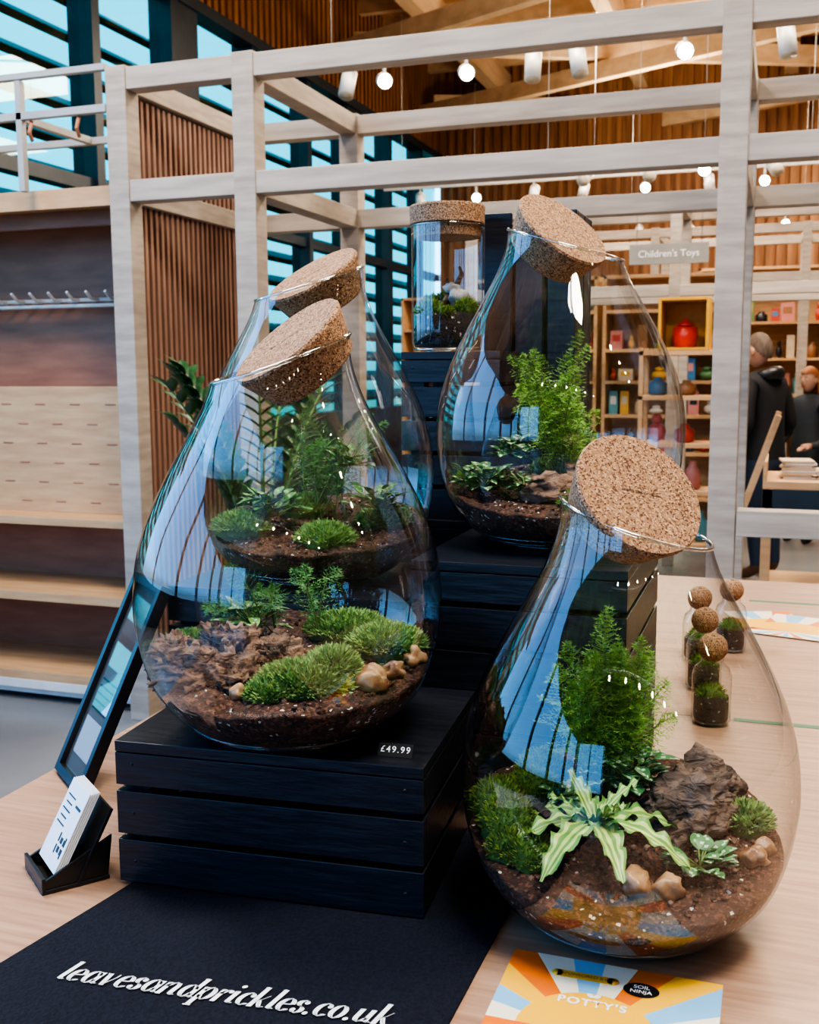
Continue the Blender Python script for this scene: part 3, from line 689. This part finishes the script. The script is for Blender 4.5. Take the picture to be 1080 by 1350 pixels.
# ------------------------------------------------------------------ shop background
def shelf_unit(name,x0,x1,y0,y1,H,levels,mat_i=0):
    b=MB(); 
    for x in(x0,x1-.03): b.b2((x,y0,0),(x+.03,y1,H),0)
    b.b2((x0,y1-.02,0),(x1,y1,H),1)
    for z in levels: b.b2((x0+.03,y0,z-.03),(x1-.03,y1-.02,z),0)
    b.b2((x0,y0,H-.03),(x1,y1,H),0)
    return b.obj(name,[LIGHTPLY,LIGHTPLY],bevel=.002)
def stock(name,runs,parent=None):
    b=MB()
    for (x0,x1,y,z,hm) in runs:
        x=x0
        while x<x1-.05:
            w=U(.05,.16); h=U(.4,1)*hm; d=U(.08,.2); m=random.randrange(10); k=R()
            if x+w>x1: break
            c=x+w/2
            if k<.5:
                b.box((c,y,z+h/2),(w*.9,d,h),m); b.box((c,y-d/2-.001,z+h*.6),(w*.6,.002,h*.35),random.randrange(10))
            elif k<.75: b.rev([(w*.3,z),(w*.42,z+.01),(w*.42,z+h*.6),(w*.2,z+h*.75),(w*.2,z+h*.9)],m,16,True,Matrix.Translation((c,y,0)))
            else:
                h*=.7; b.blob((c,y,z+h*.42),(w*.45,w*.4,h*.42),m,2,.05); b.blob((c,y,z+h*.95),(w*.27,w*.25,h*.24),m,2,.03)
            x+=w+U(.0,.05)
    b.obj(name,PAL,parent)
LV=[.35,.75,1.08,1.38,1.66,2.0]; LW=[.4,.8,1.2,1.6,2.0]
for a,c in((-2.7,-1.55),(-1.50,-.30)):
    u=shelf_unit('retail_shelving',a,c,9.6,10.0,2.3,LV); stock('shelf_merchandise',[(a+.05,c-.05,9.75,z+.001,.22) for z in LV[:-1]],u)
for a,c in((-.9,.7),(.8,2.6)):
    u=shelf_unit('retail_shelving',a,c,12.6,13.0,2.6,LW); stock('shelf_merchandise',[(a+.05,c-.08,12.75,z+.001,.26) for z in LW],u)
u=shelf_unit('retail_shelving',-4.6,-2.9,13.0,13.4,2.4,LV)
stock('shelf_merchandise',[(-4.5,-3,13.15,z+.001,.22) for z in LV],u)
def cube():
    b=MB(); x0,x1,y0,y1=-.90,-.36,7.35,7.7
    for x in(x0,x1-.03):
        for y in(y0,y1-.03): b.b2((x,y,0),(x+.03,y+.03,1.62),1)
    for z in(.3,.66,.98,1.30,1.60): b.b2((x0,y0,z-.03),(x1,y1,z),1)
    b.b2((-.78,y0,1.602),(-.45,y1,1.62),0); b.b2((-.78,y0,1.93),(-.45,y1,1.95),0); b.b2((-.78,y0,1.62),(-.76,y1,1.93),0); b.b2((-.47,y0,1.62),(-.45,y1,1.93),0); b.b2((-.76,y1-.01,1.62),(-.47,y1,1.93),0)
    u=b.obj('display_cube_shelf',[YEL,LIGHTPLY],bevel=.002)
    b=MB(); b.rev([(.06,1.6205),(.075,1.63),(.085,1.70),(.08,1.76),(.02,1.765)],0,28,True,Matrix.Translation((-.615,7.52,0))); b.rev([(.02,1.764),(.078,1.766),(.03,1.79),(.012,1.80),(.016,1.815)],0,28,True,Matrix.Translation((-.615,7.52,0)))
    b.obj('red_casserole_pot',[RED])
    stock('shelf_merchandise',[(-.86,-.40,7.5,z+.001,h) for z,h in((.3,.25),(.66,.22),(.98,.25),(1.30,.22))],u)
cube()
b=MB(); b.b2((-1.05,7.88,2.22),(-.50,7.90,2.36),0)
for x in(-1.0,-.55): b.cyl((x,7.89,2.36),(x,7.89,5.0),.002,m=0,n=6)
sg=b.obj('hanging_department_sign',[SIGNG,DARKM]); text('sign_lettering',"Children's Toys",(-.775,7.876,2.29),(math.radians(90),0,0),.42,WHITE,sg,offset=.0)
def cart():
    b=MB(); x0,x1,y0,y1=-.06,1.0,5.75,6.35
    b.b2((x0,y0,.86),(x1,y1,.90),0); b.b2((x0,y0,.30),(x1,y1,.33),0)
    for x in(x0,x1-.05):
        for y in(y0,y1-.05): b.b2((x,y,.08),(x+.05,y+.05,.86),0)
        for y in (y0+.02,y1-.02): b.cyl((x+.0,y,.06),(x+.04,y,.06),.06,m=1)
    b.b2((x0,y0,.72),(x1,y0+.02,.86),1)
    b.b2((x0,y0,.90),(x0+.02,y1,1.0),0); b.box((x0-.01,y0+.02,1.0),(.03,.03,.5),0,Euler((0,math.radians(18),0))); b.box((x0-.01,y1-.02,1.0),(.03,.03,.5),0,Euler((0,math.radians(18),0)))
    b.obj('display_cart',[LIGHTPLY,DARKM],bevel=.002)
    b=MB()
    for i in range(5):
        for j in range(int(U(4,9))): b.box((x0+.17+i*.18+U(-.01,.01),6.0+U(-.01,.01),.904+.002+j*.012),(.16,.23,.010),3 if (i+j)%3 else 9,Euler((0,0,U(-.1,.1))))
    b.obj('magazine_stacks',PAL)
cart()
LOFF=mat('lamp_off',(.6,.52,.4),None,.3)
def tracks(name,y,z,xs,lit,x0,x1,tilt=55,yawd=0,aim=(0.3,0.2,1.2)):
    b=MB(); b.b2((x0,y-.02,z),(x1,y+.02,z+.035),0)
    for x in range(int(x0),int(x1)+1,2): b.cyl((x+.2,y,z+.03),(x+.2,y,5.1),.0025,m=0,n=6)
    for i,x in enumerate(xs):
        on=i in lit
        t=math.radians(tilt+U(-8,8)); a=math.radians(yawd+U(-20,20)); d=Vector((math.sin(a)*math.sin(t),-math.cos(a)*math.sin(t),-math.cos(t)))
        p=Vector((x,y,z-.12)); 
        if on: d=(Vector(aim)-p).normalized()
        b.cyl((x,y,z),(x,y,z-.10),.012,m=0,n=8)
        b.cyl(p-d*.09,p+d*.09,.05,m=0,n=20)
        b.cyl(p+d*.0905,p+d*.093,.042,m=1 if on else 2,n=20)
    b.obj(name,[WPLASTIC,LAMP,LOFF])
tracks('track_spotlights',6.6,3.42,[-2.69,-2.44,-1.90,-1.48,-1.206,-.588,-.03,.8,1.6],[1,2,5],-3.6,3,20,15)
tracks('track_spotlights',10.8,3.35,[-3.6,-3.0,-2.4,-1.9,-1.3,-.7,-.2,.4,1,1.7],[1,4,6,7],-4,3,40,10)
tracks('track_spotlights',13.6,3.3,[-3.4,-2.8,-2.3,-1.7,-1.1,-.6,0,.5,1.2,1.9,2.5],[0,2,5,6,9],-4,3,60,10)
tracks('track_spotlights',8.6,3.1,[-1.5,-1.0,-.6,-.1,.4,.9],[2,4],-2,2,60,10)
tracks('track_spotlights',-1.6,3.4,[-.6,.1,.7,1.3,1.9,2.6],[0,1,2,3,4,5],-1,3.5,60,10,aim=(-.2,1.2,1.0))
tracks('track_spotlights',1.0,3.4,[1.6,2.2,2.9,3.5],[0,1,2,3],1,4,60,10,aim=(-.2,1.3,1.0))
# ------------------------------------------------------------------ people
def clothes(name,zones):
    m,nt,bs=new_mat(name); bs.inputs['Roughness'].default_value=.8; L=nt.links.new
    tc=nt.nodes.new('ShaderNodeTexCoord'); sx=nt.nodes.new('ShaderNodeSeparateXYZ'); L(tc.outputs['Object'],sx.inputs[0])
    dv=nt.nodes.new('ShaderNodeMath'); dv.operation='DIVIDE'; dv.inputs[1].default_value=2.0; L(sx.outputs[2],dv.inputs[0])
    cr=nt.nodes.new('ShaderNodeValToRGB'); cr.color_ramp.interpolation='CONSTANT'; L(dv.outputs[0],cr.inputs[0])
    el=cr.color_ramp.elements; el[0].color=(*zones[0][1],1); el[0].position=0; el[1].position=zones[1][0]/2; el[1].color=(*zones[1][1],1)
    for z,c in zones[2:]: e=el.new(z/2); e.color=(*c,1)
    L(cr.outputs[0],bs.inputs['Base Color']); return m
SKIN=mat('skin',(.55,.31,.22),(.5,.27,.19),.5)
def person(name,loc,rz,k,cm,hairm,longhair,arm,lean=0.0):
    E=empty(name,loc,rz); E.scale=(k,k,k)
    V=[((0,0,.95),.150,.115),((0,0,1.10),.150,.12),((0,.01,1.28),.175,.125),((0,.01,1.42),.10,.085),((0,-.005,1.50),.056,.056)]
    ed=[(0,1),(1,2),(2,3),(3,4)]
    def ch(root,pts):
        p=root
        for q in pts: V.append(q); ed.append((p,len(V)-1)); p=len(V)-1
    for s in(-1,1):
        ch(3,[((s*.16,.01,1.39),.075,.075),((s*.225,.02,1.26),.062,.062),((s*.255,.03,1.10),.052,.052),((s*(.24 if arm else .26),-.10,1.00),.044,.044),((s*(.20 if arm else .27),-.21 if arm else -.03,.99 if arm else .86),.032,.032)])
        ch(0,[((s*.085,0,.84),.098,.10),((s*.095,-.01,.66),.082,.085),((s*.10,-.02,.48),.060,.062),((s*.10,.0,.28),.056,.058),((s*.10,.02,.10),.043,.048),((s*.11,-.05,.05),.042,.036),((s*.115,-.15,.042),.040,.028)])
    V=[((v[0][0],v[0][1]-lean*max(0,v[0][2]-.9)**1.3,v[0][2]),v[1],v[2]) for v in V]
    hl=lean*(.72**1.3)
    me=bpy.data.meshes.new('body'); me.from_pydata([v[0] for v in V],ed,[]); me.materials.append(cm)
    o=bpy.data.objects.new('body',me); C.collection.objects.link(o); o.parent=E
    me2=o.modifiers.new('skin','SKIN'); 
    if not me.skin_vertices:
        C.view_layer.objects.active=o; bpy.ops.object.select_all(action='DESELECT'); o.select_set(True)
        try: bpy.ops.mesh.customdata_skin_add()
        except Exception: pass
    for i,v in enumerate(V):
        sv=me.skin_vertices[0].data[i]; sv.radius=(v[1],v[2]); sv.use_root=(i==0)
    me2.use_smooth_shade=True; ss=o.modifiers.new('sub','SUBSURF'); ss.levels=2; ss.render_levels=2
    b=MB(); b.T=Matrix.Translation((0,-hl,0)); Vv,F=ico(4); out=[]
    for v in Vv:
        x,y,z=v.x*.077,v.y*.096,v.z*.118
        if z<0: x*=1+z*2.4; y=y*(1+z*1.2)-.010*(-z/.118)
        if v.y<-.6 and abs(v.z)<.8: y+=.006*(abs(v.y)-.6)
        nz=math.exp(-((v.x/.16)**2+((v.z+.12)/.22)**2)); 
        if v.y<0: y-=.022*nz
        for sx in(-1,1):
            if v.y<0: y+=.007*math.exp(-(((v.x-sx*.38)/.15)**2+((v.z-.08)/.12)**2))
        if v.y<0: y-=.004*math.exp(-((v.x/.3)**2+((v.z+.5)/.08)**2))
        out.append((x,y,z+1.625))
    b.add(out,F,0,True)
    for s in(-1,1):
        b.blob((s*.078,.008,1.622),(.010,.018,.030),0,3,.1); b.blob((s*.029,-.079,1.634),(.013,.010,.008),2,2,0); b.blob((s*.029,-.0885,1.634),(.005,.003,.005),3,2,0); b.box((s*.030,-.090,1.655),(.028,.006,.005),1)
    b.box((0,-.094,1.565),(.042,.006,.006),4)
    hv=[];hf=[]
    for i,v in enumerate(Vv):
        g=1.07 if not longhair else 1.14; x,y,z=v.x*.077*g,v.y*.096*g+.004,v.z*.118*g
        if longhair and z<0: x*=1.08; z*=1.5
        hv.append((x,y,z+1.63))
    for f in F:
        c=sum((Vv[i] for i in f),Vector())/3
        if c.z>.45-(.95 if longhair else .75)*max(0,(c.y+.35)): hf.append(f)
    b.add(hv,hf,1,True)
    if longhair:
        for i in range(60):
            a=U(.2,math.pi-.2); p=Vector((.086*math.cos(a),.10*math.sin(a),1.66)); b.tube([p,p+Vector((0,.01,-.09)),p+Vector((U(-.01,.01),.012,-.22))],[.012,.012,.004],1,6)
    b.obj('head',[SKIN,hairm,PAL[9],BLACKM,RED],E)
    if not longhair:
        b=MB(); b.T=Matrix.Translation((0,-hl*.75,0)); pts=[(.09*math.cos(t),.03+.10*math.sin(t),1.44+.03*math.sin(t)) for t in [math.pi*i/10 for i in range(11)]]
        b.tube(pts,[.03+.02*math.sin(math.pi*i/10) for i in range(11)],0,10); b.obj('hood',[BLACKM],E)
    dy=lean*(.09**1.3)
    for s in(-1,1):
        w=Vector((s*.20,-.21-dy,.99)) if arm else Vector((s*.27,-.03,.86)); d=Vector((-s*.15,-1,-.15)).normalized() if arm else Vector((0,-.1,-1)).normalized()
        n=Vector((0,0,1)) if arm else Vector((s,0,0)); sd=d.cross(n).normalized(); b=MB()
        b.tube([w-d*.02,w+d*.03,w+d*.08],[.026,.034,.034],0,10)
        for i,(q,l) in enumerate(((-.027,.066),(-.009,.076),(.009,.071),(.026,.055))):
            p=w+d*.08+sd*q; b.tube([p,p+d*l*.4,p+d*l*.72-n*.012,p+d*l*.85-n*.026],[.009,.0085,.008,.006],0,8)
        p=w+d*.03+sd*-.032; b.tube([p,p+d*.03-sd*.02,p+d*.055-sd*.022-n*.01],[.011,.010,.007],0,8)
        b.obj('hand',[SKIN],E)
    return E
JM=clothes('man_clothes',[(0,(.10,.045,.02)),(.11,(.015,.028,.055)),(.86,(.008,.008,.011))])
WM=clothes('woman_clothes',[(0,(.02,.02,.02)),(.10,(.02,.02,.03)),(.75,(.03,.035,.04)),(1.2,(.035,.04,.05))])
HAIR1=mat('grey_short_hair',(.08,.055,.04),(.14,.10,.08),.8,60,(1,1,.3)); HAIR2=mat('auburn_hair',(.28,.09,.035),(.42,.16,.06),.6,50,(6,6,.4))
person('man_in_dark_jacket',(-.06,7.80,0),math.radians(-125),.985,JM,HAIR1,False,True,.16)
person('woman_with_auburn_hair',(.24,9.6,0),math.radians(-40),.85,WM,HAIR2,True,True)
# ------------------------------------------------------------------ world and light
w=bpy.data.worlds.new('world'); C.scene.world=w; w.use_nodes=True; nt=w.node_tree; L=nt.links.new
bg=nt.nodes['Background']; bg.inputs[1].default_value=6.0
tc=nt.nodes.new('ShaderNodeTexCoord'); sx=nt.nodes.new('ShaderNodeSeparateXYZ'); cr=nt.nodes.new('ShaderNodeValToRGB')
mr=nt.nodes.new('ShaderNodeMapRange'); mr.inputs[1].default_value=-.3; mr.inputs[2].default_value=.8
L(tc.outputs['Generated'],sx.inputs[0]); L(sx.outputs[2],mr.inputs[0]); L(mr.outputs[0],cr.inputs[0]); L(cr.outputs[0],bg.inputs[0])
e=cr.color_ramp.elements; e[0].position=0; e[0].color=(.06,.10,.14,1); e[1].position=1; e[1].color=(.10,.36,.90,1)
x=e.new(.25); x.color=(.10,.22,.36,1); x=e.new(.31); x.color=(.15,.47,.95,1)
def area(name,loc,size,sy,power,col,rot=(0,0,0)):
    l=bpy.data.lights.new(name,'AREA'); l.shape='RECTANGLE'; l.size=size; l.size_y=sy; l.energy=power; l.color=col
    o=bpy.data.objects.new(name,l); C.collection.objects.link(o); o.location=loc; o.rotation_euler=rot; return o
area('ceiling_fill_light',(.8,.4,4.9),1.2,1.2,240,(1,.94,.85)); area('ceiling_fill_light',(-2.6,2.0,4.9),1.2,1.2,190,(1,.89,.76)); area('ceiling_fill_light',(1.0,6.8,4.9),1.6,1.6,240,(1,.87,.70)); area('ceiling_fill_light',(-1.4,10.8,4.9),1.6,1.6,280,(1,.84,.66)); area('ceiling_fill_light',(1.5,13.6,4.9),1.6,1.6,220,(1,.84,.66)); area('ceiling_fill_light',(-1.5,6.2,4.9),1.2,1.2,130,(1,.88,.74))  # overhead area fills added to brighten the hall and left bay, no fittings modelled
up=math.pi
for p in((-1.5,7.5,3.9),(1.5,10.5,3.9),(-1.5,13,3.9),(2,5,3.9)): area('ceiling_fill_upward',p,1.0,1.0,80,(1,.87,.68),(up,0,0))  # unseen upward fills, added only to brighten the wooden ceiling
# camera
cd=bpy.data.cameras.new('camera'); cam=bpy.data.objects.new('camera',cd); C.collection.objects.link(cam)
cd.sensor_fit='HORIZONTAL'; cd.sensor_width=36; cd.lens=36*1400/1080; cd.clip_start=.02; cd.clip_end=100
cd.dof.use_dof=True; cd.dof.focus_distance=1.25; cd.dof.aperture_fstop=16
cam.location=(0,0,1.47)
cam.rotation_euler=(Matrix.Rotation(YAW,4,'Z')@Matrix.Rotation(math.radians(90-7.53),4,'X')@Matrix.Rotation(math.radians(-.3),4,'Z')).to_euler()
C.scene.camera=cam
try:
    C.scene.view_settings.view_transform='AgX'; C.scene.view_settings.look='AgX - High Contrast'; C.scene.view_settings.exposure=.15
except Exception as ex: print(ex)
